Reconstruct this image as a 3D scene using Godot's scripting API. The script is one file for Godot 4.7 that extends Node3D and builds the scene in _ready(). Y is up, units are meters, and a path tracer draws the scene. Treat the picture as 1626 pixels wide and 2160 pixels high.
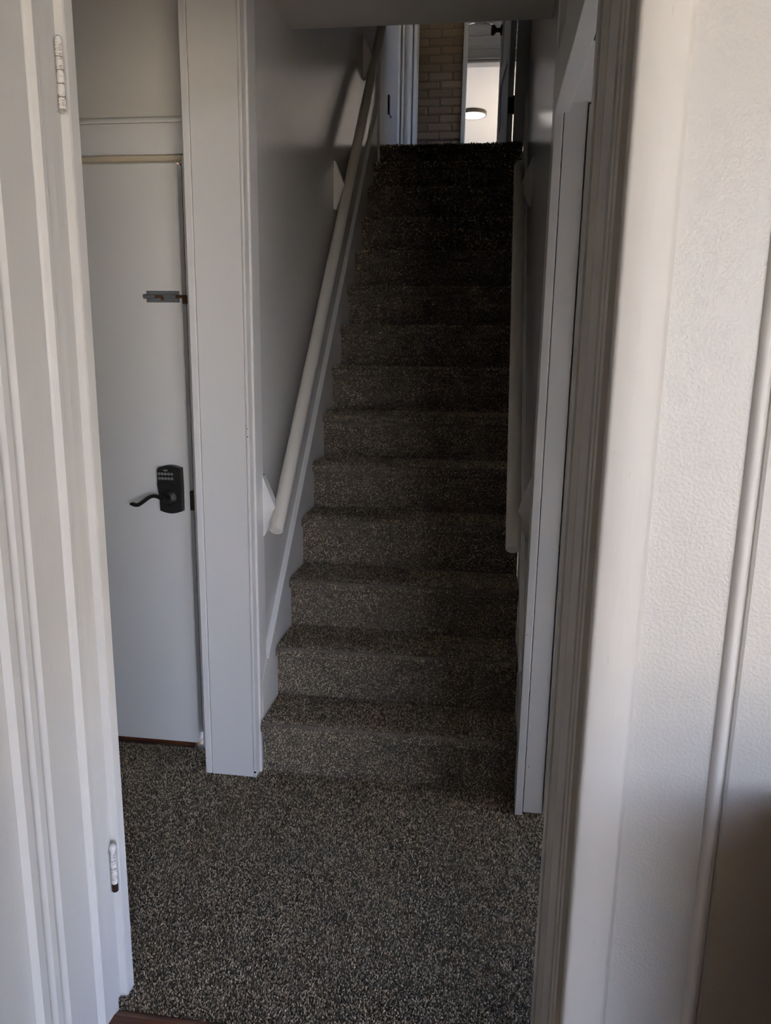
extends Node3D
# World used below: x right, y up, z INTO the stairwell (Godot -z). V() converts.

const STEP_Z0 := 2.4075     # face of the first riser
const RISE := 0.20515
const GOING := 0.20788
const XL := -0.7548         # stair edges
const XR := 0.152

var rng := RandomNumberGenerator.new()
var M := {}
var used := {}


func V(x: float, y: float, z: float) -> Vector3:
	return Vector3(x, y, -z)


func _ready() -> void:
	rng.seed = 77
	# ---------------------------------------------------------------- camera
	var cam := Camera3D.new()
	cam.name = "camera"
	add_child(cam)
	cam.position = V(0, 1.5, 0)
	var right := V(0.99083, 0.015526, 0.134219)
	var down := V(0.042797, -0.978291, -0.202769)
	var fwd := V(-0.128157, -0.206654, 0.969984)
	cam.basis = Basis(right, -down, -fwd).orthonormalized()
	cam.keep_aspect = Camera3D.KEEP_HEIGHT
	cam.fov = rad_to_deg(2.0 * atan(1080.0 / 1580.0))
	cam.near = 0.02
	cam.far = 200.0
	cam.current = true
	# ---------------------------------------------------------------- sky, sun, exposure
	var we := WorldEnvironment.new()
	we.name = "world_environment"
	var env := Environment.new()
	var sky := Sky.new()
	var sm := ProceduralSkyMaterial.new()
	sm.sky_top_color = Color(0.44, 0.56, 0.78)
	sm.sky_horizon_color = Color(0.84, 0.86, 0.90)
	sm.sky_curve = 0.12
	sm.sky_energy_multiplier = 1.0
	sm.ground_bottom_color = Color(0.33, 0.31, 0.28)
	sm.ground_horizon_color = Color(0.62, 0.62, 0.60)
	sky.sky_material = sm
	env.background_mode = Environment.BG_SKY
	env.sky = sky
	env.background_energy_multiplier = 27.0
	env.ambient_light_source = Environment.AMBIENT_SOURCE_SKY
	env.tonemap_mode = Environment.TONE_MAPPER_LINEAR
	env.tonemap_exposure = 1.0
	env.sdfgi_enabled = true
	env.ssao_enabled = true
	env.ssil_enabled = true
	we.environment = env
	add_child(we)
	var sun := DirectionalLight3D.new()
	sun.name = "sun"
	sun.light_color = Color(1.0, 0.955, 0.90)
	sun.light_energy = 76.0
	sun.light_angular_distance = 0.6
	sun.shadow_enabled = true
	add_child(sun)
	sun.look_at_from_position(Vector3.ZERO, V(-0.35, -0.95, 0.62), Vector3.UP)

	materials()
	build_rooms()
	build_doorway()
	build_front_door()
	build_stairs()
	build_rails()
	build_upstairs()


# ==================================================================== helpers
func tri(st: SurfaceTool, a: Vector3, b: Vector3, c: Vector3, n: Vector3, na = null, nb = null, nc = null) -> void:
	if (b - a).cross(c - a).dot(n) > 0.0:
		var t := b; b = c; c = t
		var tn = nb; nb = nc; nc = tn
	st.set_normal(n if na == null else na)
	st.add_vertex(a)
	st.set_normal(n if nb == null else nb)
	st.add_vertex(b)
	st.set_normal(n if nc == null else nc)
	st.add_vertex(c)


func quad(st: SurfaceTool, a: Vector3, b: Vector3, c: Vector3, d: Vector3, n: Vector3) -> void:
	tri(st, a, b, c, n)
	tri(st, a, c, d, n)


func begin() -> SurfaceTool:
	var st := SurfaceTool.new()
	st.begin(Mesh.PRIMITIVE_TRIANGLES)
	return st


# box with chamfered edges, given in world x, y, z ranges
func bx(st: SurfaceTool, x0: float, x1: float, y0: float, y1: float, z0: float, z1: float, c := 0.002) -> void:
	var m := Vector3((x0 + x1) / 2, (y0 + y1) / 2, -(z0 + z1) / 2)
	var h := Vector3(absf(x1 - x0) / 2, absf(y1 - y0) / 2, absf(z1 - z0) / 2)
	c = minf(c, minf(h.x, minf(h.y, h.z)) * 0.49)
	var ax := [Vector3.RIGHT, Vector3.UP, Vector3.BACK]
	for k in 3:
		var u: Vector3 = ax[(k + 1) % 3]
		var v: Vector3 = ax[(k + 2) % 3]
		var n: Vector3 = ax[k]
		var hu: float = h[(k + 1) % 3]
		var hv: float = h[(k + 2) % 3]
		for s in [-1.0, 1.0]:
			var o: Vector3 = m + n * h[k] * s
			quad(st, o + u * (hu - c) + v * (hv - c), o - u * (hu - c) + v * (hv - c), o - u * (hu - c) - v * (hv - c), o + u * (hu - c) - v * (hv - c), n * s)
		if c <= 0.0:
			continue
		# edges along n
		for su in [-1.0, 1.0]:
			for sv in [-1.0, 1.0]:
				var e1: Vector3 = m + u * hu * su + v * (hv - c) * sv
				var e2: Vector3 = m + u * (hu - c) * su + v * hv * sv
				var l: Vector3 = n * (h[k] - c)
				quad(st, e1 + l, e1 - l, e2 - l, e2 + l, (u * su + v * sv).normalized())
	if c > 0.0:
		for sx in [-1.0, 1.0]:
			for sy in [-1.0, 1.0]:
				for sz in [-1.0, 1.0]:
					var a := m + Vector3(h.x * sx, (h.y - c) * sy, (h.z - c) * sz)
					var b := m + Vector3((h.x - c) * sx, h.y * sy, (h.z - c) * sz)
					var d := m + Vector3((h.x - c) * sx, (h.y - c) * sy, h.z * sz)
					tri(st, a, b, d, Vector3(sx, sy, sz).normalized())


# closed outline pts (2D) swept from w0 to w1; axis "x": pts are (z, y); "y": pts are (x, z); "z": pts are (x, y)
func sweep(st: SurfaceTool, pts: PackedVector2Array, axis: String, w0: float, w1: float, smooth := 0.0) -> void:
	var p := func(q: Vector2, w: float) -> Vector3:
		match axis:
			"x": return V(w, q.y, q.x)
			"y": return V(q.x, w, q.y)
			_: return V(q.x, q.y, w)
	var dirv: Vector3 = (p.call(Vector2.ZERO, 1.0) - p.call(Vector2.ZERO, 0.0))
	var n := pts.size()
	var ccw := not Geometry2D.is_polygon_clockwise(pts)
	var norms := []
	for i in n:
		var d := (pts[(i + 1) % n] - pts[i]).normalized()
		var o := Vector2(d.y, -d.x) if ccw else Vector2(-d.y, d.x)
		norms.append((p.call(o, 0.0) - p.call(Vector2.ZERO, 0.0)).normalized())
	for i in n:
		var a: Vector3 = p.call(pts[i], w0)
		var b: Vector3 = p.call(pts[(i + 1) % n], w0)
		var c: Vector3 = p.call(pts[(i + 1) % n], w1)
		var d: Vector3 = p.call(pts[i], w1)
		var nn: Vector3 = norms[i]
		var na := nn
		var nb := nn
		var before: Vector3 = norms[(i + n - 1) % n]
		var after: Vector3 = norms[(i + 1) % n]
		if smooth > 0.0:
			if before.dot(nn) > smooth:
				na = (before + nn).normalized()
			if after.dot(nn) > smooth:
				nb = (after + nn).normalized()
		tri(st, a, b, c, nn, na, nb, nb)
		tri(st, a, c, d, nn, na, nb, na)
	var idx := Geometry2D.triangulate_polygon(pts)
	var back := -dirv.normalized() * signf(w1 - w0)
	for k in range(0, idx.size(), 3):
		tri(st, p.call(pts[idx[k]], w0), p.call(pts[idx[k + 1]], w0), p.call(pts[idx[k + 2]], w0), back)
		tri(st, p.call(pts[idx[k]], w1), p.call(pts[idx[k + 1]], w1), p.call(pts[idx[k + 2]], w1), -back)


# round bar through points (already Godot vectors) with a radius for each
func tube(st: SurfaceTool, path: Array, radii: Array, seg := 20, caps := true, squash := 1.0, side := Vector3.ZERO) -> void:
	var rings := []
	var dirs := []
	var up := Vector3.UP
	for i in path.size():
		var d: Vector3 = (path[mini(i + 1, path.size() - 1)] - path[maxi(i - 1, 0)]).normalized()
		dirs.append(d)
		if side != Vector3.ZERO:
			up = side
		elif absf(d.dot(up)) > 0.95:
			up = Vector3.RIGHT
		var u := up.cross(d).normalized()
		var v := d.cross(u).normalized()
		var ring := []
		for k in seg:
			var a := TAU * k / seg
			ring.append([path[i] + (u * cos(a) * squash + v * sin(a)) * radii[i], (u * cos(a) + v * sin(a) * squash).normalized()])
		rings.append(ring)
	for i in path.size() - 1:
		for k in seg:
			var a = rings[i][k]
			var b = rings[i][(k + 1) % seg]
			var c = rings[i + 1][(k + 1) % seg]
			var d = rings[i + 1][k]
			var n: Vector3 = (a[1] + c[1]).normalized()
			tri(st, a[0], b[0], c[0], n, a[1], b[1], c[1])
			tri(st, a[0], c[0], d[0], n, a[1], c[1], d[1])
	if caps:
		for e in [0, path.size() - 1]:
			var n: Vector3 = dirs[e] * (-1.0 if e == 0 else 1.0)
			for k in range(1, seg - 1):
				tri(st, rings[e][0][0], rings[e][k][0], rings[e][k + 1][0], n)


# turned shape: profile of (radius, height along dir) around a Godot point
func lathe(st: SurfaceTool, at: Vector3, dir: Vector3, prof: Array, seg := 32) -> void:
	dir = dir.normalized()
	var u := dir.cross(Vector3.UP if absf(dir.y) < 0.9 else Vector3.RIGHT).normalized()
	var v := dir.cross(u)
	for i in prof.size() - 1:
		var p: Vector2 = prof[i]
		var q: Vector2 = prof[i + 1]
		var t := (q - p).normalized()
		for k in seg:
			var a0 := TAU * k / seg
			var a1 := TAU * (k + 1) / seg
			var r0 := u * cos(a0) + v * sin(a0)
			var r1 := u * cos(a1) + v * sin(a1)
			var n0 := (r0 * t.y - dir * t.x).normalized()
			var n1 := (r1 * t.y - dir * t.x).normalized()
			var a := at + r0 * p.x + dir * p.y
			var b := at + r1 * p.x + dir * p.y
			var c := at + r1 * q.x + dir * q.y
			var d := at + r0 * q.x + dir * q.y
			var n := (n0 + n1).normalized()
			if p.x > 1e-6:
				tri(st, a, b, c, n, n0, n1, n1)
			if q.x > 1e-6:
				tri(st, a, c, d, n, n0, n1, n0)


func numbered(called: String) -> String:
	var k: int = used.get(called, 0)
	used[called] = k + 1
	return called if k == 0 else "%s_%03d" % [called, k]


func obj(called: String, st: SurfaceTool, m: Material, parent: Node = null) -> MeshInstance3D:
	var o := MeshInstance3D.new()
	o.name = called if parent else numbered(called)
	o.mesh = st.commit()
	o.material_override = m
	if parent:
		parent.add_child(o, true)
		if o.name != called:
			var k := 1
			while parent.has_node("%s_%03d" % [called, k]):
				k += 1
			o.name = "%s_%03d" % [called, k]
	else:
		add_child(o, true)
	return o


func struct(called: String, st: SurfaceTool, m: Material) -> MeshInstance3D:
	var o := obj(called, st, m)
	o.set_meta("kind", "structure")
	return o


func root(called: String) -> Node3D:
	var o := Node3D.new()
	o.name = numbered(called)
	add_child(o, true)
	return o


func tag(o: Node, label: String, category := "", group := "") -> void:
	o.set_meta("label", label)
	if category:
		o.set_meta("category", category)
	if group:
		o.set_meta("group", group)


func box(called: String, m: Material, parent: Node, x0: float, x1: float, y0: float, y1: float, z0: float, z1: float, c := 0.002) -> MeshInstance3D:
	var st := begin()
	bx(st, x0, x1, y0, y1, z0, z1, c)
	if parent:
		return obj(called, st, m, parent)
	return struct(called, st, m)


# ==================================================================== materials
func noise_tex(freq: float, size: int, octaves := 3, ramp: Gradient = null, kind := FastNoiseLite.TYPE_SIMPLEX_SMOOTH, seed_ := 1) -> NoiseTexture2D:
	var n := FastNoiseLite.new()
	n.noise_type = kind
	n.frequency = freq
	n.seed = seed_
	n.fractal_octaves = octaves
	if octaves <= 1:
		n.fractal_type = FastNoiseLite.FRACTAL_NONE
	var t := NoiseTexture2D.new()
	t.width = size
	t.height = size
	t.seamless = true
	t.noise = n
	if ramp:
		t.color_ramp = ramp
	return t


func ramp(offsets: Array, colors: Array) -> Gradient:
	var g := Gradient.new()
	g.offsets = PackedFloat32Array(offsets)
	g.colors = PackedColorArray(colors)
	return g


func mat(col: Color, rough: float, metal := 0.0) -> StandardMaterial3D:
	var m := StandardMaterial3D.new()
	m.albedo_color = col
	m.roughness = rough
	m.metallic = metal
	return m


func relief(m: StandardMaterial3D, tex: Texture2D, cm: float, scale: Vector3) -> StandardMaterial3D:
	m.uv1_triplanar = true
	m.uv1_world_triplanar = true
	m.uv1_scale = scale
	m.heightmap_enabled = true
	m.heightmap_texture = tex
	m.heightmap_scale = cm
	return m


func materials() -> void:
	var streak := noise_tex(0.02, 512, 4)
	var peel := noise_tex(0.035, 512, 3, null, FastNoiseLite.TYPE_SIMPLEX_SMOOTH, 5)
	var white := Color(1, 1, 1)
	var scuff := ramp([0.0, 0.05, 0.12, 1.0], [Color(0.70, 0.65, 0.60), Color(0.93, 0.91, 0.89), white, white])
	var scuffs := noise_tex(0.03, 512, 5, scuff, FastNoiseLite.TYPE_SIMPLEX_SMOOTH, 11)
	# brushed gloss paint on woodwork: streaks along the height
	M.trim = relief(mat(Color(0.84, 0.83, 0.81), 0.40), streak, 0.022, Vector3(6, 0.8, 6))
	M.trim.albedo_texture = scuffs
	M.trim_smooth = relief(mat(Color(0.86, 0.85, 0.835), 0.38), streak, 0.02, Vector3(5, 0.5, 5))
	M.peel = relief(mat(Color(0.79, 0.785, 0.77), 0.36), peel, 0.05, Vector3(8, 8, 8))
	M.wall = relief(mat(Color(0.83, 0.82, 0.80), 0.36), streak, 0.05, Vector3(7, 0.6, 7))
	M.gloss_wall = relief(mat(Color(0.83, 0.82, 0.80), 0.18), streak, 0.03, Vector3(14, 0.4, 14))
	M.door = relief(mat(Color(0.84, 0.83, 0.81), 0.42), peel, 0.012, Vector3(5, 5, 5))
	M.ceiling = relief(mat(Color(0.80, 0.79, 0.76), 0.7), peel, 0.03, Vector3(4, 4, 4))
	M.plain = relief(mat(Color(0.80, 0.79, 0.76), 0.75), peel, 0.02, Vector3(3, 3, 3))
	M.far = relief(mat(Color(0.87, 0.86, 0.85), 0.75), peel, 0.02, Vector3(3, 3, 3))
	M.rail = relief(mat(Color(0.85, 0.83, 0.79), 0.4), streak, 0.02, Vector3(6, 6, 6))
	M.raw_wood = relief(mat(Color(0.74, 0.69, 0.60), 0.8), streak, 0.1, Vector3(2, 20, 20))
	var grain := noise_tex(0.015, 512, 4, ramp([0.0, 0.5, 1.0], [Color(0.20, 0.10, 0.06), Color(0.34, 0.18, 0.10), Color(0.44, 0.25, 0.14)]), FastNoiseLite.TYPE_SIMPLEX_SMOOTH, 3)
	M.wood = mat(white, 0.4)
	M.wood.albedo_texture = grain
	M.wood.uv1_triplanar = true
	M.wood.uv1_world_triplanar = true
	M.wood.uv1_scale = Vector3(0.8, 8, 8)
	M.boards = mat(Color(0.33, 0.27, 0.21), 0.45)
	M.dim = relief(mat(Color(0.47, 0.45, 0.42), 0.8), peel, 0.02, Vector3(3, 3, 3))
	M.black = mat(Color(0.045, 0.043, 0.043), 0.45)
	M.black_gap = mat(Color(0.05, 0.045, 0.04), 0.9)
	M.key = mat(Color(0.50, 0.49, 0.47), 0.5)
	M.zinc = relief(mat(Color(0.40, 0.42, 0.43), 0.5, 0.35), noise_tex(0.03, 256, 4), 0.02, Vector3(14, 14, 14))
	M.rust = relief(mat(Color(0.26, 0.15, 0.08), 0.8, 0.2), peel, 0.04, Vector3(20, 20, 20))
	M.chrome = mat(Color(0.9, 0.9, 0.9), 0.08, 1.0)
	var chip := ramp([0.0, 0.24, 0.28, 1.0], [Color(0.10, 0.06, 0.05), Color(0.16, 0.11, 0.09), Color(0.87, 0.85, 0.82), Color(0.87, 0.85, 0.82)])
	M.hinge = relief(mat(white, 0.5), peel, 0.03, Vector3(11, 11, 11))
	M.hinge.albedo_texture = noise_tex(0.03, 256, 3, chip, FastNoiseLite.TYPE_SIMPLEX_SMOOTH, 21)
	M.hinge_bare = mat(Color(0.20, 0.12, 0.10), 0.6, 0.4)
	for k in ["trim", "trim_smooth", "peel", "wall", "door"]:
		M[k].metallic_specular = 0.3
	M.peel.metallic_specular = 0.42
	# carpet backing between the tufts
	M.carpet = mat(white, 1.0)
	M.carpet.albedo_texture = noise_tex(0.12, 512, 3, ramp([0.2, 0.5, 0.8], [Color(0.26, 0.235, 0.21), Color(0.40, 0.37, 0.33), Color(0.58, 0.54, 0.49)]), FastNoiseLite.TYPE_SIMPLEX_SMOOTH, 8)
	M.carpet.uv1_triplanar = true
	M.carpet.uv1_world_triplanar = true
	M.carpet.uv1_scale = Vector3(6, 6, 6)
	M.pile = mat(white, 1.0)
	M.pile.vertex_color_use_as_albedo = true
	M.mortar = relief(mat(Color(0.48, 0.43, 0.37), 0.95), peel, 0.15, Vector3(8, 8, 8))
	M.brick = []
	for k in 5:
		var c := Color(0.60, 0.53, 0.45).lerp(Color(0.53, 0.46, 0.39), k / 4.0)
		M.brick.append(relief(mat(c, 0.9), peel, 0.35, Vector3(6, 6, 6)))
	M.glass = mat(Color(0.9, 0.95, 0.95, 0.08), 0.02)
	M.glass.transparency = BaseMaterial3D.TRANSPARENCY_ALPHA
	M.blind = mat(Color(0.94, 0.91, 0.86), 0.9)
	M.blind.backlight_enabled = true
	M.blind.backlight = Color(1.0, 0.98, 0.95)
	M.paving = relief(mat(Color(0.64, 0.59, 0.48), 0.9), peel, 0.1, Vector3(2, 2, 2))
	M.lamp_on = mat(Color(1, 1, 1), 0.5)
	M.lamp_on.emission_enabled = true
	M.lamp_on.emission = Color(1.0, 0.97, 0.92)
	M.lamp_on.emission_energy_multiplier = 1.6
	M.lamp_off = mat(Color(0.66, 0.66, 0.63), 0.35)
	M.ring_dark = mat(Color(0.16, 0.15, 0.14), 0.4, 0.6)


# ==================================================================== shell
func build_rooms() -> void:
	# ground outside, on which the house stands
	box("trim_terrace", M.paving, null, -20, 20, -0.45, -0.2, -22, 24, 0)
	# --- front room behind the camera, glazed along its back wall
	var zb := -4.2
	var xr := 5.2
	var fl := struct("floor_front", floorboards(-2.3, xr, zb, 1.37), M.boards)
	fl.set_meta("kind", "structure")
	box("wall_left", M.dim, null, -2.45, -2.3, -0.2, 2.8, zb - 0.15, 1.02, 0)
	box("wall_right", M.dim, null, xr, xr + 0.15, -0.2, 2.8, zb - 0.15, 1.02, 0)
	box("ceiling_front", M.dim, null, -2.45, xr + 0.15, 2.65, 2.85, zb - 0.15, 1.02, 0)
	var holes := [[0.95, 4.70, 0.03, 2.58]]
	var back := begin()
	var x0 := -2.45
	for h in holes:
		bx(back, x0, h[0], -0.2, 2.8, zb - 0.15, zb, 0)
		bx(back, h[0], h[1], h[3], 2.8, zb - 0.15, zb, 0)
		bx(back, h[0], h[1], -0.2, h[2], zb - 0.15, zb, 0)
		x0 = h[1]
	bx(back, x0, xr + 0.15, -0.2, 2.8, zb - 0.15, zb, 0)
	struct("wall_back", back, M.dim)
	for k in 1:
		var h = holes[k]
		var win := root("window_%d" % (k + 1))
		win.set_meta("kind", "structure")
		var fr := begin()
		bx(fr, h[0], h[0] + 0.05, h[2], h[3], zb - 0.12, zb - 0.05)
		bx(fr, h[1] - 0.05, h[1], h[2], h[3], zb - 0.12, zb - 0.05)
		bx(fr, h[0], h[1], h[3] - 0.05, h[3], zb - 0.12, zb - 0.05)
		bx(fr, h[0], h[1], h[2], h[2] + 0.07, zb - 0.12, zb - 0.05)
		if k == 0:
			bx(fr, 2.20, 2.26, h[2], h[3], zb - 0.12, zb - 0.05)
			bx(fr, 3.45, 3.51, h[2], h[3], zb - 0.12, zb - 0.05)
		obj("window_frame", fr, M.trim_smooth, win)
		box("pane", M.glass, win, h[0] + 0.05, h[1] - 0.05, h[2] + 0.07, h[3] - 0.05, zb - 0.09, zb - 0.083, 0)
	chest()
	# --- wall between the front room and the hall, 0.42 m thick
	var wl := begin()
	bx(wl, -2.45, -0.816, -0.2, 2.65, 1.02, 1.44, 0)
	bx(wl, 0.186, 5.35, -0.2, 2.65, 1.02, 1.44, 0)
	bx(wl, -0.816, 0.186, 2.25, 2.65, 1.02, 1.44, 0)
	struct("wall_front", wl, M.wall)
	# --- hall
	var hf := box("floor", M.carpet, null, -2.2, 1.5, -0.2, -0.006, 1.37, 2.62, 0)
	pile(hf, Vector3(-1.5, 0.0, -1.375), Vector3(1.8, 0, 0), Vector3(0, 0, -0.66), 0.0043, 1.0, Vector3.UP)
	pile(hf, Vector3(-1.5, 0.0, -2.035), Vector3(1.8, 0, 0), Vector3(0, 0, -0.49), 0.0047, 1.0, Vector3.UP)
	pile(hf, Vector3(0.3, 0.0, -1.445), Vector3(1.04, 0, 0), Vector3(0, 0, -0.83), 0.006, 1.0, Vector3.UP)
	var hl := begin()
	bx(hl, -2.3, -2.15, -0.2, 2.8, 1.44, 2.55, 0)
	struct("wall_left", hl, M.wall)
	box("ceiling", M.ceiling, null, -2.3, 1.5, 2.65, 2.795, 1.02, 2.957, 0.001)
	# right wall of the hall over the low side passage, and the passage itself
	box("wall_right", M.wall, null, 0.165, 0.30, 2.18, 2.66, 1.44, 2.29, 0.001)
	box("ceiling_passage", M.wall, null, 0.185, 1.5, 2.18, 2.3, 1.44, 2.30, 0.001)
	# the passage ends in an outside wall with a small window
	var wy0 := 0.30
	var wy1 := 2.05
	var wz0 := 1.50
	var wz1 := 2.24
	var pw := begin()
	bx(pw, 1.35, 1.5, -0.2, wy0, 1.44, 2.45, 0)
	bx(pw, 1.35, 1.5, wy1, 2.3, 1.44, 2.45, 0)
	bx(pw, 1.35, 1.5, wy0, wy1, 1.44, wz0, 0)
	bx(pw, 1.35, 1.5, wy0, wy1, wz1, 2.45, 0)
	struct("wall_passage", pw, M.wall)
	var win5 := root("window_2")
	win5.set_meta("kind", "structure")
	var fr5 := begin()
	bx(fr5, 1.40, 1.45, wy0, wy0 + 0.04, wz0, wz1)
	bx(fr5, 1.40, 1.45, wy1 - 0.04, wy1, wz0, wz1)
	bx(fr5, 1.40, 1.45, wy0, wy1, wz0, wz0 + 0.04)
	bx(fr5, 1.40, 1.45, wy0, wy1, wz1 - 0.04, wz1)
	obj("window_frame", fr5, M.trim_smooth, win5)
	box("roller_blind", M.blind, win5, 1.36, 1.362, 1.05, wy1 + 0.05, wz0 - 0.04, wz1 + 0.04, 0)
	box("pane", M.glass, win5, 1.422, 1.428, wy0 + 0.04, wy1 - 0.04, wz0 + 0.04, wz1 - 0.04, 0)
	var pr := root("trim_passage")
	pr.set_meta("kind", "structure")
	box("casing_board", M.trim, pr, 0.148, 0.19, 2.155, 2.30, 1.44, 2.285)
	box("casing_board", M.trim, pr, 0.150, 0.174, 0.0, 2.182, 2.28, 2.32, 0.0015)
	box("casing_board", M.trim, pr, 0.1765, 0.238, 0.010, 2.182, 2.283, 2.32, 0.0015)
	box("casing_board", M.trim, pr, 0.242, 0.256, 0.010, 2.176, 2.275, 2.32, 0.004)
	box("casing_board", M.trim, pr, 0.150, 0.168, 0.030, 2.655, 2.30, 2.372, 0.0015)
	chips(pr, [[0.156, 0.637, 0.0016], [0.187, 0.181, 0.0018], [0.177, 0.244, 0.0014]], 2.2795)
	# end of the right stair wall
	box("wall_stair_right", M.gloss_wall, null, 0.166, 0.32, -0.2, 5.2, 2.31, 5.35, 0.002)
	box("wall_end", M.wall, null, 0.26, 1.5, -0.2, 2.3, 2.30, 2.45, 0.002)
	# --- left stair wall and its boxed end beside the door
	box("wall_stair_left", M.gloss_wall, null, -0.945, -0.765, -0.2, 5.2, 2.40, 5.35, 0.002)
	var post := root("trim_post")
	post.set_meta("kind", "structure")
	box("casing_board", M.trim_smooth, post, -0.955, -0.9305, 0.0, 2.65, 2.36, 2.40, 0.003)
	box("casing_board", M.trim_smooth, post, -0.929, -0.7755, 0.0, 2.65, 2.361, 2.40, 0.0015)
	box("casing_board", M.trim_smooth, post, -0.7745, -0.765, 0.0, 2.65, 2.359, 2.42, 0.002)
	box("casing_board", M.trim_smooth, post, -0.7655, -0.757, 0.0, 2.65, 2.40, 2.483, 0.0015)
	chips(post, [[-0.7695, 0.021, 0.0045], [-0.7692, 1.254, 0.0018], [-0.7692, 1.228, 0.0022], [-0.952, 0.06, 0.002]], 2.3585)
	# wooden threshold strip at the doorway
	var th := begin()
	sweep(th, PackedVector2Array([Vector2(1.26, -0.01), Vector2(1.265, 0.002), Vector2(1.30, 0.007), Vector2(1.35, 0.006), Vector2(1.372, -0.004), Vector2(1.372, -0.02), Vector2(1.26, -0.02)]), "x", -0.80, 0.165)
	struct("trim_threshold", th, M.wood)


# low chest against the front wall, just right of the picture; it shades the lower wall there
func chest() -> void:
	var t := root("chest_of_drawers")
	tag(t, "low dark wooden chest of drawers against the white wall panel right of the doorway", "chest")
	t.position = V(0.47, 0.0, 0.965)
	t.rotation.y = deg_to_rad(-5.0)
	var w := 0.85
	var d := 0.50
	var put := func(called: String, x0: float, x1: float, y0: float, y1: float, z0: float, z1: float, c: float, parent: Node) -> Node:
		var st := begin()
		bx(st, x0, x1, y0, y1, z0, z1, c)
		return obj(called, st, M.wood, parent)
	put.call("body", 0.0, w, 0.08, 0.90, -d, 0.0, 0.004, t)
	put.call("top", -0.012, w + 0.012, 0.90, 0.925, -d - 0.012, 0.0, 0.006, t)
	for x in [0.0, w - 0.05]:
		for z in [-d, -0.05]:
			put.call("leg", x, x + 0.05, 0.0, 0.08, z, z + 0.05, 0.003, t)
	for k in 3:
		var dr: Node = put.call("drawer", 0.02, w - 0.02, 0.10 + k * 0.265, 0.35 + k * 0.265, -d - 0.015, -d + 0.01, 0.004, t)
		for x in [0.22, w - 0.22]:
			var st := begin()
			lathe(st, V(x, 0.225 + k * 0.265, -d - 0.015), V(0, 0, -1), [Vector2(0.008, 0), Vector2(0.007, 0.012), Vector2(0.015, 0.020), Vector2(0.012, 0.028), Vector2(0, 0.030)], 20)
			obj("knob", st, M.zinc, dr)


# bare brown flecks where paint has come off
func chips(parent: Node, spots: Array, z: float) -> void:
	for p in spots:
		var st := begin()
		lathe(st, V(p[0], p[1], z), V(0, 0, -1), [Vector2(p[2], 0), Vector2(p[2] * 0.8, 0.0004), Vector2(0, 0.0005)], 7)
		obj("paint_chip", st, M.hinge_bare, parent)


func floorboards(x0: float, x1: float, z0: float, z1: float) -> SurfaceTool:
	var st := begin()
	var z := z0
	while z < z1 - 0.01:
		var e := minf(z + 0.09, z1)
		bx(st, x0, x1, -0.2, -0.012, z, e - 0.001, 0.002)
		z = e
	return st


# carved jamb face: depth of the face at each z, mirrored for the two sides
func jamb_outline(face: float, sign_: float) -> PackedVector2Array:
	var prof := [[1.003, 0.0], [1.105, 0.0], [1.109, 0.011], [1.126, 0.012], [1.130, 0.003], [1.147, 0.002], [1.151, 0.011], [1.165, 0.012], [1.170, 0.002], [1.186, 0.002],
		[1.191, 0.012], [1.284, 0.012], [1.288, 0.008], [1.293, 0.013], [1.302, 0.018], [1.311, 0.018], [1.318, 0.012], [1.321, 0.008], [1.326, 0.012], [1.350, 0.0125], [1.374, 0.012], [1.377, 0.002], [1.409, 0.002], [1.411, 0.013], [1.416, 0.014], [1.444, 0.014], [1.447, 0.011]]
	var pts := PackedVector2Array()
	for q in prof:
		pts.append(Vector2(face + q[1] * 1.4 * sign_, q[0]))
	pts.append(Vector2(face - 0.03 * sign_, 1.447))
	pts.append(Vector2(face - 0.03 * sign_, 1.003))
	return pts


func build_doorway() -> void:
	var lj := begin()
	sweep(lj, jamb_outline(-0.8055, 1.0), "y", -0.01, 2.25)
	struct("trim_jamb_left", lj, M.trim)
	var rj := begin()
	sweep(rj, jamb_outline(0.1755, -1.0), "y", -0.01, 2.25)
	struct("trim_jamb_right", rj, M.trim)
	var hd := begin()
	bx(hd, -0.80, 0.17, 2.25, 2.28, 1.003, 1.447, 0.002)
	struct("trim_head", hd, M.trim)
	# flat casing, wall field and corner bead on the front room side, right of the opening
	var cs := root("trim_casing")
	cs.set_meta("kind", "structure")
	var c1 := begin()
	sweep(c1, PackedVector2Array([Vector2(0.157, 1.02), Vector2(0.1545, 1.014), Vector2(0.157, 1.003), Vector2(0.162, 1.000), Vector2(0.212, 1.000), Vector2(0.2165, 1.003), Vector2(0.2185, 1.010), Vector2(0.224, 1.017), Vector2(0.226, 1.021)]), "y", -0.01, 2.32, 0.6)
	obj("casing_board", c1, M.trim, cs)
	box("wall_panel", M.peel, cs, 0.222, 0.3375, -0.01, 2.32, 1.016, 1.03, 0.0005)
	var c2 := begin()
	sweep(c2, PackedVector2Array([Vector2(0.332, 1.022), Vector2(0.3345, 1.012), Vector2(0.338, 1.006), Vector2(0.343, 1.004), Vector2(0.348, 1.006), Vector2(0.351, 1.012), Vector2(0.352, 1.03), Vector2(0.332, 1.03)]), "y", -0.01, 2.32, 0.6)
	obj("corner_bead", c2, M.trim_smooth, cs)
	box("wall_panel", M.peel, cs, 0.357, 0.95, -0.01, 2.32, 1.012, 1.03, 0.003)
	chips(cs, [[0.328, 1.105, 0.0006], [0.2605, 1.027, 0.0005]], 1.0158)
	# two painted-over hinges left from a door that is gone
	hinge(V(-0.792, 1.979, 1.392), 0.111, true)
	hinge(V(-0.792, 0.348, 1.392), 0.10, false)


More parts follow.
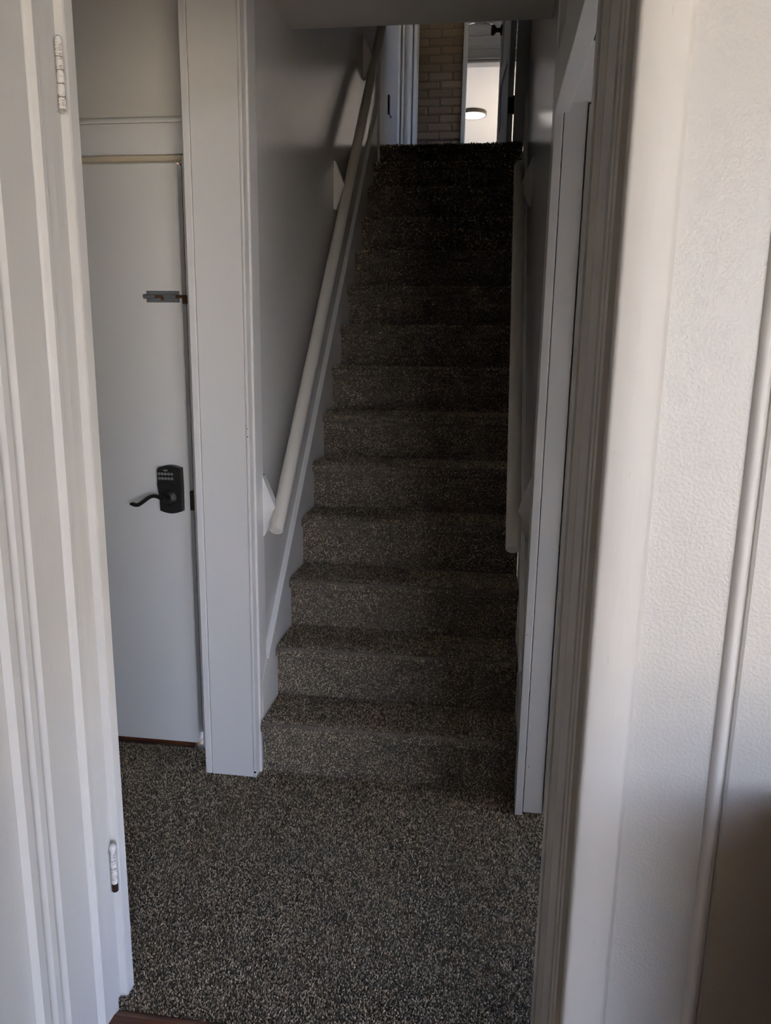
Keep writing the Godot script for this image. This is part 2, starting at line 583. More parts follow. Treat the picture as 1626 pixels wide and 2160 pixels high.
func hinge(at: Vector3, h: float, upper: bool) -> void:
	var t := root("door_hinge")
	t.position = at
	if upper:
		tag(t, "upper painted-over hinge on the left door jamb, white paint chipped dark along its barrels", "hinge", "hinges on the left jamb")
	else:
		tag(t, "lower painted-over hinge on the left door jamb, round pin head and bare brown foot", "hinge", "hinges on the left jamb")
	var leaf := begin()
	bx(leaf, -0.007, -0.003, -h / 2, h / 2, -0.014, 0.016, 0.001)
	obj("hinge_leaf", leaf, M.trim, t)
	var k0 := -h / 2
	for k in 5:
		var st := begin()
		var kh := h / 5.0
		var r := 0.0070
		lathe(st, Vector3(0.004, k0 + kh * k + 0.0006, 0), Vector3.UP, [Vector2(0, 0), Vector2(r - 0.001, 0), Vector2(r, 0.001), Vector2(r, kh - 0.0022), Vector2(r - 0.001, kh - 0.0012), Vector2(0, kh - 0.0012)], 20)
		var knuckle := obj("knuckle", st, M.hinge_bare if (k == 0 and not upper) else M.hinge, t)
		if k == 0 and not upper:
			knuckle.set_meta("label", "bare brown bottom knuckle")
	var pin := begin()
	if upper:
		lathe(pin, Vector3(0.004, h / 2, 0), Vector3.UP, [Vector2(0, 0), Vector2(0.006, 0.0), Vector2(0.007, 0.004), Vector2(0.006, 0.010), Vector2(0.003, 0.013), Vector2(0, 0.0135)], 20)
	else:
		lathe(pin, Vector3(0.004, h / 2, 0), Vector3.UP, [Vector2(0, 0), Vector2(0.006, 0.0), Vector2(0.0055, 0.003), Vector2(0.0075, 0.006), Vector2(0.0085, 0.011), Vector2(0.0075, 0.016), Vector2(0.0045, 0.019), Vector2(0, 0.020)], 24)
	obj("pin_head", pin, M.trim_smooth, t)


# ==================================================================== door on the left
func build_front_door() -> void:
	# wall round the door
	var w := begin()
	bx(w, -2.3, -1.88, -0.2, 2.8, 2.54, 2.66, 0)
	bx(w, -1.88, -0.94, 2.225, 2.8, 2.54, 2.66, 0)
	bx(w, -1.03, -0.94, -0.2, 2.3, 2.575, 2.66, 0)
	struct("wall_door", w, M.door)
	var d := root("door_1")
	d.set_meta("kind", "structure")
	box("door_leaf", M.door, d, -1.86, -1.047, 0.016, 2.106, 2.53, 2.575, 0.004)
	var jm := begin()
	bx(jm, -1.026, -1.012, 0, 2.126, 2.522, 2.575, 0.002)
	bx(jm, -1.012, -0.94, 0, 2.126, 2.535, 2.575, 0.002)
	obj("door_frame", jm, M.trim, d)
	box("stop_strip", M.black_gap, d, -1.06, -1.005, 0.04, 2.15, 2.578, 2.60, 0)
	box("head_edge", M.raw_wood, d, -1.90, -1.025, 2.109, 2.126, 2.522, 2.56, 0.002)
	box("head_board", M.trim_smooth, d, -1.90, -0.945, 2.127, 2.222, 2.512, 2.56, 0.002)
	var bead := begin()
	sweep(bead, PackedVector2Array([Vector2(2.54, 2.223), Vector2(2.513, 2.223), Vector2(2.511, 2.227), Vector2(2.514, 2.236), Vector2(2.522, 2.243), Vector2(2.54, 2.245)]), "x", -1.90, -0.945, 0.6)
	obj("head_bead", bead, M.trim_smooth, d)
	box("sill", M.wood, d, -1.86, -1.066, -0.19, 0.013, 2.545, 2.70, 0.002)
	# keypad lock
	var px0 := -1.155
	var px1 := -1.066
	var body := begin()
	var out := PackedVector2Array()
	var y0 := 0.936
	var y1 := 1.092
	for k in 13:
		var u := k / 12.0
		out.append(Vector2(lerpf(px0 + (0.007 if u < 2 else 0.0), px1, u), y1 + 0.009 * sin(PI * u)))
	out.append(Vector2(px1 + 0.001, 1.03))
	out.append(Vector2(px1, y0))
	for k in 13:
		var u := 1.0 - k / 12.0
		out.append(Vector2(lerpf(px0 + 0.008, px1, u), y0 - 0.009 * sin(PI * u)))
	out.append(Vector2(px0 + 0.007, 0.985))
	out.append(Vector2(px0 + 0.003, 1.012))
	out.append(Vector2(px0, 1.03))
	sweep(body, out, "z", 2.504, 2.53, 0.8)
	var lock := obj("keypad_lock", body, M.black, d)
	lock.set_meta("label", "black keypad lock")
	var face := begin()
	bx(face, px0 + 0.004, px1 - 0.018, 1.036, 1.087, 2.496, 2.506, 0.003)
	obj("key_plate", face, M.black, lock)
	for r in 2:
		for c in 5:
			var st := begin()
			lathe(st, V(px0 + 0.0135 + c * 0.0118, 1.0715 - r * 0.0165, 2.496), V(0, 0, -1), [Vector2(0.0052, 0), Vector2(0.0052, 0.0012), Vector2(0.0046, 0.002), Vector2(0.0034, 0.0016), Vector2(0, 0.0016)], 16)
			obj("key_button", st, M.key, lock)
			digit(lock, (r * 5 + c + 1) % 10, V(px0 + 0.0135 + c * 0.0118, 1.0715 - r * 0.0165, 2.4942))
	box("status_light", M.key, lock, px0 + 0.030, px0 + 0.045, 1.0815, 1.0865, 2.4945, 2.4975, 0.0012)
	var rose := begin()
	lathe(rose, V(-1.112, 0.985, 2.506), V(0, 0, -1), [Vector2(0.030, 0), Vector2(0.029, 0.006), Vector2(0.022, 0.011), Vector2(0.013, 0.014), Vector2(0.011, 0.036), Vector2(0.012, 0.046), Vector2(0.009, 0.050), Vector2(0, 0.051)], 28)
	obj("rose", rose, M.black, lock)
	var lev := begin()
	var pts := []
	var rad := []
	for k in 15:
		var u := k / 14.0
		var x := lerpf(-1.108, -1.240, u)
		var y := 0.987 + 0.010 * sin(u * 3.6) - 0.030 * smoothstep(0.30, 0.85, u) + 0.012 * smoothstep(0.78, 1.0, u)
		pts.append(V(x, y, 2.463 + 0.006 * sin(PI * u)))
		rad.append((0.0085 if u < 0.2 else 0.0070) * (1.0 if k < 14 else 0.55))
	tube(lev, pts, rad, 14, true, 1.25)
	obj("lever", lev, M.black, lock)
	box("latch_bolt", M.black, d, -1.049, -1.026, 0.935, 1.005, 2.535, 2.56, 0.002)
	# slide bolt
	var sb := box("slide_bolt", M.zinc, d, -1.171, -1.054, 1.660, 1.698, 2.5265, 2.531, 0.001)
	sb.set_meta("label", "zinc slide bolt with rusty rod")
	for part in [[-1.178, -1.136], [-1.108, -1.062]]:
		var st := begin()
		tube(st, [V(part[0], 1.679, 2.521), V(part[1], 1.679, 2.521)], [0.0078, 0.0078], 18)
		obj("barrel", st, M.zinc, sb)
	var rod := begin()
	tube(rod, [V(-1.172, 1.679, 2.521), V(-1.024, 1.679, 2.521)], [0.0052, 0.0052], 14)
	tube(rod, [V(-1.107, 1.678, 2.517), V(-1.108, 1.668, 2.511)], [0.0045, 0.0055], 12)
	obj("rod", rod, M.rust, sb)
	for sx in [-1.165, -1.113, -1.061]:
		for sy in [1.6655, 1.6925]:
			var st := begin()
			lathe(st, V(sx, sy, 2.5265), V(0, 0, -1), [Vector2(0.0034, 0), Vector2(0.0030, 0.0008), Vector2(0.0, 0.0012)], 12)
			obj("screw", st, M.zinc, sb)
	box("keeper", M.rust, d, -1.036, -1.020, 1.655, 1.684, 2.507, 2.518, 0.002)


# a small printed figure on a key
func digit(parent: Node, n: int, at: Vector3) -> void:
	var tm := TextMesh.new()
	tm.text = str(n)
	var f := SystemFont.new()
	f.font_names = PackedStringArray(["Droid Sans"])
	tm.font = f
	tm.font_size = 16
	tm.pixel_size = 0.00036
	tm.depth = 0.0004
	var o := MeshInstance3D.new()
	o.mesh = tm
	o.material_override = M.black
	o.position = at
	o.name = "figure"
	parent.add_child(o, true)
	if o.name != "figure":
		var k := 1
		while parent.has_node("figure_%03d" % k):
			k += 1
		o.name = "figure_%03d" % k


# ==================================================================== stairs
var tuft_mesh: ArrayMesh
var pile_noise: FastNoiseLite


func make_tuft() -> void:
	var st := begin()
	# a short twisted yarn end, unit height and radius
	var prev := []
	for i in 4:
		var u := i / 3.0
		var r: float = [0.9, 1.0, 0.85, 0.35][i]
		var off := Vector3(0.35 * sin(u * 2.2), u, 0.35 * (1.0 - cos(u * 2.2)))
		var ring := []
		for k in 4:
			var a := TAU * k / 4.0 + u * 1.9
			ring.append([off + Vector3(cos(a) * r, 0, sin(a) * r), Vector3(cos(a), 0.25 + 0.5 * u, sin(a)).normalized()])
		if i > 0:
			for k in 4:
				var a = prev[k]
				var b = prev[(k + 1) % 4]
				var c = ring[(k + 1) % 4]
				var d = ring[k]
				var n: Vector3 = (a[1] + c[1]).normalized()
				tri(st, a[0], b[0], c[0], n, a[1], b[1], c[1])
				tri(st, a[0], c[0], d[0], n, a[1], c[1], d[1])
		prev = ring
	tri(st, prev[0][0], prev[1][0], prev[2][0], Vector3.UP)
	tri(st, prev[0][0], prev[2][0], prev[3][0], Vector3.UP)
	tuft_mesh = st.commit()
	pile_noise = FastNoiseLite.new()
	pile_noise.seed = 4
	pile_noise.frequency = 2.2
	pile_noise.fractal_octaves = 3


# tufts on the parallelogram at + a*s + b*t, standing along up
func pile(parent: Node, at: Vector3, a: Vector3, b: Vector3, spacing: float, size: float, up: Vector3, strips := []) -> void:
	if tuft_mesh == null:
		make_tuft()
	if strips.is_empty():
		strips = [[at, a, b, up]]
	var total := 0
	var counts := []
	for s in strips:
		var na := int(s[1].length() / spacing)
		var nb := maxi(1, int(round(s[2].length() / spacing)))
		counts.append([na, nb])
		total += na * nb
	var buf := PackedFloat32Array()
	buf.resize(total * 16)
	var w := 0
	for si in strips.size():
		var s = strips[si]
		var na: int = counts[si][0]
		var nb: int = counts[si][1]
		var n: Vector3 = s[3]
		var e1: Vector3 = s[1].normalized()
		var e2: Vector3 = n.cross(e1).normalized()
		for i in na:
			for j in nb:
				var p: Vector3 = s[0] + s[1] * ((i + 0.5 + rng.randf_range(-0.42, 0.42)) / na) + s[2] * ((j + 0.5 + rng.randf_range(-0.42, 0.42)) / nb)
				var lean := pile_noise.get_noise_3dv(p)
				var tilt := Vector2(rng.randf_range(-0.55, 0.55), rng.randf_range(-0.55, 0.55) + lean * 0.9)
				var h := spacing * rng.randf_range(0.85, 1.45) * size
				var r := spacing * rng.randf_range(0.34, 0.50) * size
				var y := (n + e1 * tilt.x + e2 * tilt.y).normalized()
				var ang := rng.randf() * TAU
				var x := (e1 * cos(ang) + e2 * sin(ang))
				x = (x - y * x.dot(y)).normalized() * r
				var z := x.cross(y).normalized() * r
				y *= h
				var o := p - n * 0.005
				var f := rng.randf()
				var g: float
				if f < 0.46:
					g = rng.randf_range(0.10, 0.22)
				elif f < 0.80:
					g = rng.randf_range(0.32, 0.52)
				else:
					g = rng.randf_range(0.62, 0.88)
				buf[w] = x.x; buf[w + 1] = y.x; buf[w + 2] = z.x; buf[w + 3] = o.x
				buf[w + 4] = x.y; buf[w + 5] = y.y; buf[w + 6] = z.y; buf[w + 7] = o.y
				buf[w + 8] = x.z; buf[w + 9] = y.z; buf[w + 10] = z.z; buf[w + 11] = o.z
				buf[w + 12] = minf(g * 1.18, 0.95); buf[w + 13] = g * 0.98; buf[w + 14] = g * 0.70; buf[w + 15] = 1.0
				w += 16
	var mm := MultiMesh.new()
	mm.transform_format = MultiMesh.TRANSFORM_3D
	mm.use_colors = true
	mm.mesh = tuft_mesh
	mm.instance_count = total
	mm.buffer = buf
	var o := MultiMeshInstance3D.new()
	o.multimesh = mm
	o.material_override = M.pile
	o.set_meta("kind", "stuff")
	o.name = "carpet_pile"
	parent.add_child(o, true)
	if o.name != "carpet_pile":
		o.name = "carpet_pile_001" if not parent.has_node("carpet_pile_001") else "carpet_pile_002"


func step_y(n: int) -> float:
	if n <= 12:
		return n * RISE
	return 2.648 if n == 13 else 2.80


func build_stairs() -> void:
	var s := root("staircase")
	tag(s, "steep straight staircase of fourteen steps under dark speckled grey brown carpet between white walls", "staircase")
	for n in range(1, 15):
		var y := step_y(n) - 0.005
		var yb := step_y(n - 1) - 0.005
		var zf := STEP_Z0 + (n - 1) * GOING + 0.004
		var zb := zf + GOING + 0.002 if n < 14 else zf + 0.20
		var nose := zf - 0.024
		# tread and rounded nosing
		var prof := PackedVector2Array([Vector2(zb, y), Vector2(nose + 0.017, y)])
		for k in range(1, 7):
			var a := PI / 2 * k / 6.0
			prof.append(Vector2(nose + 0.017 - 0.017 * sin(a), y - 0.017 + 0.017 * cos(a)))
		prof.append(Vector2(nose, y - 0.028))
		prof.append(Vector2(nose + 0.004, y - 0.036))
		prof.append(Vector2(nose + 0.012, y - 0.040))
		prof.append(Vector2(zb, y - 0.042))
		var st := begin()
		sweep(st, prof, "x", XL, XR, 0.6)
		var tr := obj("tread", st, M.carpet, s)
		var sp := 0.0046 if n <= 3 else (0.0056 if n <= 6 else (0.0075 if n <= 10 else 0.011))
		var wv := Vector3(XR - XL - 0.004, 0, 0)
		var strips := []
		if n <= 9:
			strips.append([V(XL + 0.002, y + 0.005, zb - 0.002), wv, V(0, 0, nose + 0.014 - zb), Vector3.UP])
		else:
			strips.append([V(XL + 0.002, y + 0.005, nose + 0.06), wv, V(0, 0, -0.046), Vector3.UP])
		var d := V(0, 1, -1).normalized()
		strips.append([V(XL + 0.002, y + 0.002, nose + 0.011), wv, V(0, -0.010, -0.010), d])
		strips.append([V(XL + 0.002, y - 0.010, nose - 0.005), wv, V(0, -0.022, 0), V(0, 0, -1)])
		strips.append([V(XL + 0.002, y - 0.031, nose - 0.002), wv, V(0, -0.005, 0.006), V(0, -0.5, -1).normalized()])
		pile(tr, Vector3.ZERO, Vector3.ZERO, Vector3.ZERO, sp, 1.0, Vector3.UP, strips)
		var sr := begin()
		bx(sr, XL, XR, yb - 0.003, y - 0.037, zf + 0.003, zf + 0.03, 0.001)
		var ri := obj("riser", sr, M.carpet, s)
		pile(ri, Vector3.ZERO, Vector3.ZERO, Vector3.ZERO, sp, 1.0, Vector3.UP, [[V(XL + 0.002, yb + 0.006, zf - 0.002), wv, Vector3(0, y - 0.047 - yb - 0.006, 0), V(0, 0, -1)]])
	# sloping skirt boards with a rounded cap
	skirt("trim_skirt_left", -0.765, -0.7555, -0.747)
	skirt("trim_skirt_right", 0.166, 0.1535, 0.145)


func skirt(called: String, wall: float, face: float, cap: float) -> void:
	var t := root(called)
	t.set_meta("kind", "structure")
	var top := func(z: float) -> float: return 0.388 + 1.022 * (z - 2.469)
	var st := begin()
	var z0 := 2.425
	var z1 := 5.08
	sweep(st, PackedVector2Array([Vector2(z0, 0.0), Vector2(z0, top.call(z0)), Vector2(z1, top.call(z1)), Vector2(z1, 2.55), Vector2(2.7, 0.0)]), "x", wall, face)
	obj("skirt_board", st, M.trim_smooth, t)
	# cap moulding: half-round nosing run up the slope
	var cs := begin()
	var za := 2.484
	var zb := 5.06
	var sgn := signf(face - wall)
	var off := [[0.0, 0.0], [0.010, 0.001], [0.0165, 0.004], [0.018, 0.008], [0.017, 0.013], [0.012, 0.019], [0.007, 0.026], [0.0, 0.031]]
	for i in off.size() - 1:
		var p := []
		for e in [[i, za], [i + 1, za], [i + 1, zb], [i, zb]]:
			p.append(V(wall + sgn * off[e[0]][0], top.call(e[1]) + off[e[0]][1], e[1]))
		var nn: Vector3 = (p[1] - p[0]).cross(p[3] - p[0]).normalized()
		if nn.x * sgn < 0.0 and absf(nn.x) > 0.02:
			nn = -nn
		elif i == 0:
			nn = V(0, -1, 1).normalized()
		quad(cs, p[0], p[1], p[2], p[3], nn)
	for e in [za, zb]:
		for i in range(1, off.size() - 1):
			tri(cs, V(wall, top.call(e), e), V(wall + sgn * off[i][0], top.call(e) + off[i][1], e), V(wall + sgn * off[i + 1][0], top.call(e) + off[i + 1][1], e), V(0, 0, -1.0 if e == za else 1.0))
	obj("cap_moulding", cs, M.trim_smooth, t)


# ==================================================================== handrails
func build_rails() -> void:
	var lt := root("handrail")
	tag(lt, "long round white handrail climbing the left stair wall on triangular wooden brackets", "handrail")
	rail(lt, V(-0.70, 0.898, 2.433), V(-0.70, 3.569, 5.0), false)
	for z in [2.492, 3.745, 4.545]:
		bracket(lt, -0.765, -0.70, 0.898 + 1.0404 * (z - 2.433), z)
	var rt := root("handrail")
	tag(rt, "shorter round white handrail on the right stair wall, rounded off at its upper end", "handrail")
	rail(rt, V(0.104, 0.881, 2.40), V(0.104, 2.408, 3.93), true)
	for z in [2.50, 3.80]:
		bracket(rt, 0.166, 0.104, 0.881 + 0.998 * (z - 2.40), z)


func rail(t: Node3D, a: Vector3, b: Vector3, round_top: bool) -> void:
	var st := begin()
	var r := 0.0245
	var d := (b - a).normalized()
	var path := [a, a + d * 0.0035, b]
	var rad := [r - 0.003, r, r]
	if round_top:
		path = [a, a + d * 0.0035, b - d * 0.024, b - d * 0.014, b - d * 0.006, b]
		rad = [r - 0.003, r, r, r * 0.86, r * 0.6, r * 0.1]
	tube(st, path, rad, 32)
	obj("rail", st, M.rail, t)


func bracket(t: Node3D, wall: float, rx: float, y: float, z: float) -> void:
	var s := signf(rx - wall)
	var reach := absf(rx - wall) - 0.014
	var st := begin()
	var pts := PackedVector2Array([Vector2(wall, y - 0.092), Vector2(wall + s * 0.010, y - 0.092), Vector2(wall + s * reach, y - 0.022), Vector2(wall + s * reach, y + 0.015), Vector2(wall + s * (reach - 0.012), y + 0.045), Vector2(wall + s * 0.008, y + 0.122), Vector2(wall, y + 0.124)])
	sweep(st, pts, "z", z - 0.019, z + 0.019)
	obj("bracket", st, M.trim_smooth, t)


# ==================================================================== upper floor
func build_upstairs() -> void:
	var Y := 2.80
	var C := 5.13
	# landing floor, carpet edge first
	box("floor_landing", M.carpet, null, -0.95, 1.45, 2.60, Y - 0.006, 5.29, 16.0, 0)
	# stairwell head wall over the hall ceiling, and ceilings
	box("wall_stairhead", M.plain, null, -0.95, 0.32, 2.79, 5.2, 2.80, 2.95, 0.001)
	box("ceiling_stairwell", M.ceiling, null, -0.95, 0.32, C, C + 0.15, 2.80, 5.35, 0.001)
	# frame at the head of the stairs
	var fr := root("trim_stairhead")
	fr.set_meta("kind", "structure")
	box("casing_board", M.trim_smooth, fr, -0.765, -0.745, 2.6, 4.90, 5.06, 5.13, 0.002)
	box("casing_board", M.trim_smooth, fr, -0.765, -0.750, Y, 4.90, 5.14, 5.20, 0.002)
	box("casing_board", M.trim_smooth, fr, 0.0865, 0.166, Y, 4.90, 5.07, 5.10, 0.002)
	box("casing_board", M.trim_smooth, fr, 0.093, 0.166, Y, 4.90, 5.104, 5.20, 0.002)
	box("head_board", M.trim_smooth, fr, -0.765, 0.166, 4.84, C, 5.08, 5.20, 0.002)
	# landing hall: left wall with a doorway into a side room, right wall, brick wall ahead
	box("wall_landing_left", M.wall, null, -0.93, -0.762, 2.6, C + 0.1, 5.20, 6.10, 0.001)
	box("wall_landing_left", M.wall, null, -0.91, -0.767, 2.6, C + 0.1, 7.32, 7.62, 0.001)
	box("wall_landing_left", M.wall, null, -0.93, -0.762, 4.85, C + 0.1, 6.10, 7.32, 0.001)
	box("wall_landing_front", M.plain, null, 0.32, 1.45, 2.6, C + 0.1, 5.20, 5.35, 0)
	var rw := begin()
	bx(rw, 1.30, 1.45, 2.6, C + 0.1, 5.35, 6.4, 0)
	bx(rw, 1.30, 1.45, 2.6, C + 0.1, 6.95, 9.8, 0)
	bx(rw, 1.30, 1.45, 2.6, 3.6, 6.4, 6.95, 0)
	bx(rw, 1.30, 1.45, 4.2, C + 0.1, 6.4, 6.95, 0)
	struct("wall_landing_right", rw, M.plain)
	var wn := root("window_4")
	wn.set_meta("kind", "structure")
	var wg := begin()
	bx(wg, 1.34, 1.40, 3.6, 3.65, 6.4, 6.95)
	bx(wg, 1.34, 1.40, 4.15, 4.2, 6.4, 6.95)
	bx(wg, 1.34, 1.40, 3.6, 4.2, 6.4, 6.45)
	bx(wg, 1.34, 1.40, 3.6, 4.2, 6.9, 6.95)
	obj("window_frame", wg, M.trim_smooth, wn)
	box("pane", M.glass, wn, 1.367, 1.373, 3.65, 4.15, 6.45, 6.9, 0)
	# side room, lit by its own window
	box("floor_side", M.wood, null, -3.0, -0.93, 2.6, Y - 0.01, 5.20, 8.0, 0)
	box("ceiling_side", M.plain, null, -3.0, -0.91, C, C + 0.1, 5.20, 8.0, 0)
	box("wall_side_front", M.plain, null, -3.0, -0.93, 2.6, C + 0.1, 5.20, 5.32, 0)
	box("wall_side_back", M.plain, null, -3.0, -0.91, 2.6, C + 0.1, 7.88, 8.0, 0)
	box("wall_side_right", M.plain, null, -1.05, -0.91, 2.6, C + 0.1, 7.6, 8.0, 0)
	var lw := begin()
	bx(lw, -3.15, -3.0, 2.6, C + 0.1, 5.2, 5.95, 0)
	bx(lw, -3.15, -3.0, 2.6, C + 0.1, 6.65, 8.0, 0)
	bx(lw, -3.15, -3.0, 2.6, 3.5, 5.95, 6.65, 0)
	bx(lw, -3.15, -3.0, 4.8, C + 0.1, 5.95, 6.65, 0)
	struct("wall_side_left", lw, M.plain)
	var win := root("window_3")
	win.set_meta("kind", "structure")
	var wf := begin()
	bx(wf, -3.10, -3.04, 3.5, 3.56, 5.95, 6.65)
	bx(wf, -3.10, -3.04, 4.74, 4.8, 5.95, 6.65)
	bx(wf, -3.10, -3.04, 3.5, 4.8, 5.95, 6.01)
	bx(wf, -3.10, -3.04, 3.5, 4.8, 6.59, 6.65)
	bx(wf, -3.10, -3.04, 4.13, 4.17, 5.95, 6.65)
	obj("window_frame", wf, M.trim_smooth, win)
	box("pane", M.glass, win, -3.073, -3.067, 3.56, 4.74, 6.01, 6.59, 0)
	# far jamb and casing of that doorway, seen beside the bricks
	var lc := root("trim_landing")
	lc.set_meta("kind", "structure")
	for b in [[-0.912, -0.893, 7.285], [-0.8925, -0.872, 7.315], [-0.8715, -0.858, 7.285], [-0.8575, -0.800, 7.30], [-0.7995, -0.786, 7.28], [-0.7855, -0.770, 7.31], [-0.7695, -0.742, 7.27]]:
		box("casing_board", M.trim_smooth, lc, b[0], b[1], Y, C, b[2], 7.34, 0.003)
	box("casing_board", M.trim_smooth, lc, -0.765, -0.742, Y, C, 7.34, 7.42, 0.003)
	box("casing_board", M.trim_smooth, lc, -0.348, -0.312, Y, C, 7.48, 7.60, 0.003)
	# brick wall, laid brick by brick
	var bw := root("wall_brick")
	bw.set_meta("kind", "structure")
	box("mortar", M.mortar, bw, -0.767, -0.346, Y, C, 7.512, 7.62, 0)
	var row := 0
	var y := Y
	while y < C - 0.03:
		var x := -0.885 if row % 2 == 0 else -0.774
		while x < -0.346:
			var a := maxf(x + rng.randf_range(0.004, 0.009), -0.762)
			var b := minf(x + 0.223 - rng.randf_range(0.004, 0.009), -0.350)
			if b - a > 0.025:
				var st := begin()
				bx(st, a, b, y + rng.randf_range(0.003, 0.007), y + 0.0717 - rng.randf_range(0.003, 0.007), 7.50 + rng.randf_range(-0.006, 0.005), 7.56, 0.010)
				obj("brick", st, M.brick[rng.randi() % 5], bw)
			x += 0.223
		y += 0.0717
		row += 1
	# small black switch plate with a bright toggle on the left landing wall
	var sw := root("wall_switch")
	tag(sw, "narrow black switch plate with a bright metal toggle on the left landing wall", "switch")
	sw.position = V(-0.762, 3.17, 5.57)
	var pl := begin()
	bx(pl, 0.0, 0.012, -0.055, 0.065, -0.02, 0.02, 0.002)
	obj("plate", pl, M.black, sw)
	var tg := begin()
	lathe(tg, Vector3(0.010, -0.068, 0.0), Vector3(1, -0.25, 0), [Vector2(0.010, 0), Vector2(0.010, 0.006), Vector2(0.007, 0.014), Vector2(0, 0.017)], 20)
	obj("toggle", tg, M.chrome, sw)
	stair_door()
	# far wall of the landing with the tall opening
	var fw := begin()
	bx(fw, -1.6, -0.95, 2.6, C + 0.1, 9.70, 9.85, 0)
	bx(fw, 0.45, 1.45, 2.6, C + 0.1, 9.70, 9.85, 0)
	bx(fw, -0.95, 0.45, 4.845, C + 0.1, 9.70, 9.85, 0)
	struct("wall_far", fw, M.wall)
	var hc := root("trim_far_head")
	hc.set_meta("kind", "structure")
	box("head_board", M.trim_smooth, hc, -1.0, 0.5, 4.872, 4.890, 9.665, 9.70, 0.004)
	box("head_board", M.trim_smooth, hc, -1.0, 0.5, 4.835, 4.858, 9.675, 9.70, 0.004)
	var cr := begin()
	sweep(cr, PackedVector2Array([Vector2(9.70, 4.985), Vector2(9.685, 4.985), Vector2(9.68, 5.00), Vector2(9.67, 5.02), Vector2(9.64, 5.055), Vector2(9.605, 5.09), Vector2(9.60, C), Vector2(9.70, C)]), "x", -0.95, 1.30)
	obj("crown_moulding", cr, M.trim_smooth, hc)
	box("wall_hall_left", M.plain, null, -1.10, -0.95, 2.6, C + 0.1, 7.6, 9.7, 0)
	box("wall_hall_back", M.plain, null, -0.95, -0.346, 2.6, C + 0.1, 7.615, 7.75, 0)
	# plank ceiling over the landing
	var pc := root("ceiling_landing")
	pc.set_meta("kind", "structure")
	var z := 5.20
	while z < 9.75:
		box("plank", M.trim_smooth, pc, -1.1, 1.45, C, C + 0.1, z + 0.002, minf(z + 0.145, 9.80), 0.004)
		z += 0.15
	box("plank_backing", M.plain, pc, -1.1, 1.45, C + 0.09, C + 0.15, 5.2, 9.85, 0)
	# far room
	box("ceiling_far", M.far, null, -2.2, 2.2, C, C + 0.15, 9.85, 17.0, 0)
	box("wall_far_left", M.far, null, -2.2, -2.05, 2.6, C + 0.1, 9.85, 17.0, 0)
	box("wall_far_back", M.far, null, -2.2, 2.2, 2.6, C + 0.1, 16.85, 17.0, 0)
	box("floor_far", M.far, null, -2.2, 2.2, 2.6, Y - 0.01, 9.85, 17.0, 0)
	var fr2 := begin()
	bx(fr2, 2.05, 2.2, 2.6, C + 0.1, 9.85, 10.6, 0)
	bx(fr2, 2.05, 2.2, 2.6, C + 0.1, 14.6, 17.0, 0)
	bx(fr2, 2.05, 2.2, 2.6, 3.55, 10.6, 14.6, 0)
	bx(fr2, 2.05, 2.2, 4.5, C + 0.1, 10.6, 14.6, 0)
	struct("wall_far_right", fr2, M.far)
	var w3 := begin()
	bx(w3, -2.2, -1.6, 2.6, C + 0.1, 9.70, 9.85, 0)
	bx(w3, 1.45, 2.2, 2.6, C + 0.1, 9.70, 9.85, 0)
	struct("wall_far_front", w3, M.far)
	# lamps
	var off := root("ceiling_lamp")
	tag(off, "unlit dome ceiling lamp with a bright metal ring on the upstairs plank ceiling", "ceiling lamp")
	off.position = V(-0.262, C, 9.45)
	var st1 := begin()
	lathe(st1, Vector3.ZERO, Vector3.DOWN, [Vector2(0, 0), Vector2(0.185, 0), Vector2(0.19, 0.004), Vector2(0.19, 0.028), Vector2(0.178, 0.036), Vector2(0.166, 0.034), Vector2(0.162, 0.028)], 48)
	obj("ring", st1, M.chrome, off)
	var st2 := begin()
	lathe(st2, Vector3(0, -0.026, 0), Vector3.DOWN, [Vector2(0.164, 0), Vector2(0.155, 0.012), Vector2(0.12, 0.026), Vector2(0.06, 0.035), Vector2(0, 0.037)], 48)
	obj("diffuser", st2, M.lamp_off, off)
	var on := root("ceiling_lamp")
	tag(on, "glowing flat disc ceiling lamp with a dark rim in the bright far room", "ceiling lamp")
	on.position = V(-0.40, C, 12.5)
	var st3 := begin()
	lathe(st3, Vector3.ZERO, Vector3.DOWN, [Vector2(0, 0), Vector2(0.20, 0), Vector2(0.205, 0.004), Vector2(0.205, 0.050), Vector2(0.200, 0.055), Vector2(0.192, 0.055), Vector2(0.190, 0.050)], 48)
	obj("rim", st3, M.ring_dark, on)
	var st4 := begin()
	lathe(st4, Vector3(0, -0.050, 0), Vector3.DOWN, [Vector2(0.191, 0), Vector2(0.185, 0.004), Vector2(0, 0.006)], 48)
	obj("diffuser", st4, M.lamp_on, on)
	var li := SpotLight3D.new()
	li.name = "lamp_light"
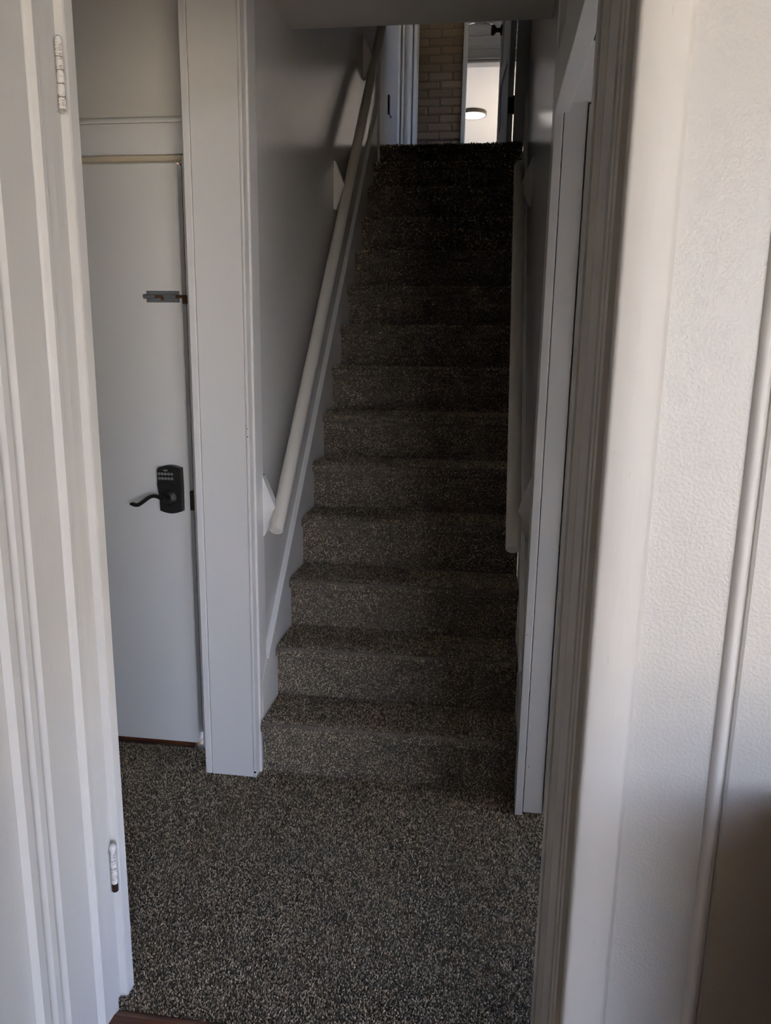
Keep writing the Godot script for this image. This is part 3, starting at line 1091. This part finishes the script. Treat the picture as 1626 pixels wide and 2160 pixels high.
	li.light_color = Color(1.0, 0.97, 0.94)
	li.light_energy = 0.15
	li.light_size = 0.16
	li.spot_angle = 86.0
	li.spot_angle_attenuation = 0.1
	li.spot_range = 40.0
	li.spot_attenuation = 2.0
	li.shadow_enabled = true
	on.add_child(li)
	li.position = Vector3(0, -0.065, 0)
	li.rotation.x = -PI / 2


# panelled door standing open at the head of the stairs, seen nearly edge-on
func stair_door() -> void:
	var d := root("door_2")
	d.set_meta("kind", "structure")
	d.position = V(0.046, 2.815, 5.165)
	d.rotation.y = atan2(0.060, 0.70)
	# local: leaf runs along -z from 0 to L, its face towards -x
	var L := 0.70
	var H := 2.0
	var T := 0.036
	var put := func(called: String, z0: float, z1: float, y0: float, y1: float, x0: float, x1: float, c: float) -> void:
		var st := begin()
		bx(st, x0, x1, y0, y1, z0, z1, c)
		obj(called, st, M.trim_smooth, d)
	put.call("stile", 0.0, 0.11, 0.0, H, 0.0, T, 0.002)
	put.call("stile", L - 0.11, L, 0.0, H, 0.0, T, 0.002)
	for r in [[0.0, 0.20], [0.52, 0.62], [0.90, 1.04], [1.36, 1.46], [1.88, H]]:
		put.call("rail", 0.11, L - 0.11, r[0], r[1], 0.0, T, 0.002)
	for r in [[0.20, 0.52], [0.62, 0.90], [1.04, 1.36], [1.46, 1.88]]:
		put.call("panel", 0.11, L - 0.11, r[0], r[1], 0.012, T - 0.012, 0.001)
	var k := begin()
	lathe(k, V(0.0, 0.885, L - 0.06), Vector3(-1, 0, 0), [Vector2(0.034, 0), Vector2(0.034, 0.006), Vector2(0.015, 0.013), Vector2(0.013, 0.034), Vector2(0.020, 0.044), Vector2(0.032, 0.052), Vector2(0.034, 0.064), Vector2(0.028, 0.074), Vector2(0, 0.077)], 28)
	obj("knob", k, M.black, d)
	var h := begin()
	bx(h, 0.004, 0.036, 0.17, 0.265, -0.003, 0.001, 0.001)
	tube(h, [V(0.040, 0.165, -0.008), V(0.040, 0.27, -0.008)], [0.007, 0.007], 14)
	obj("hinge", h, M.black, d)
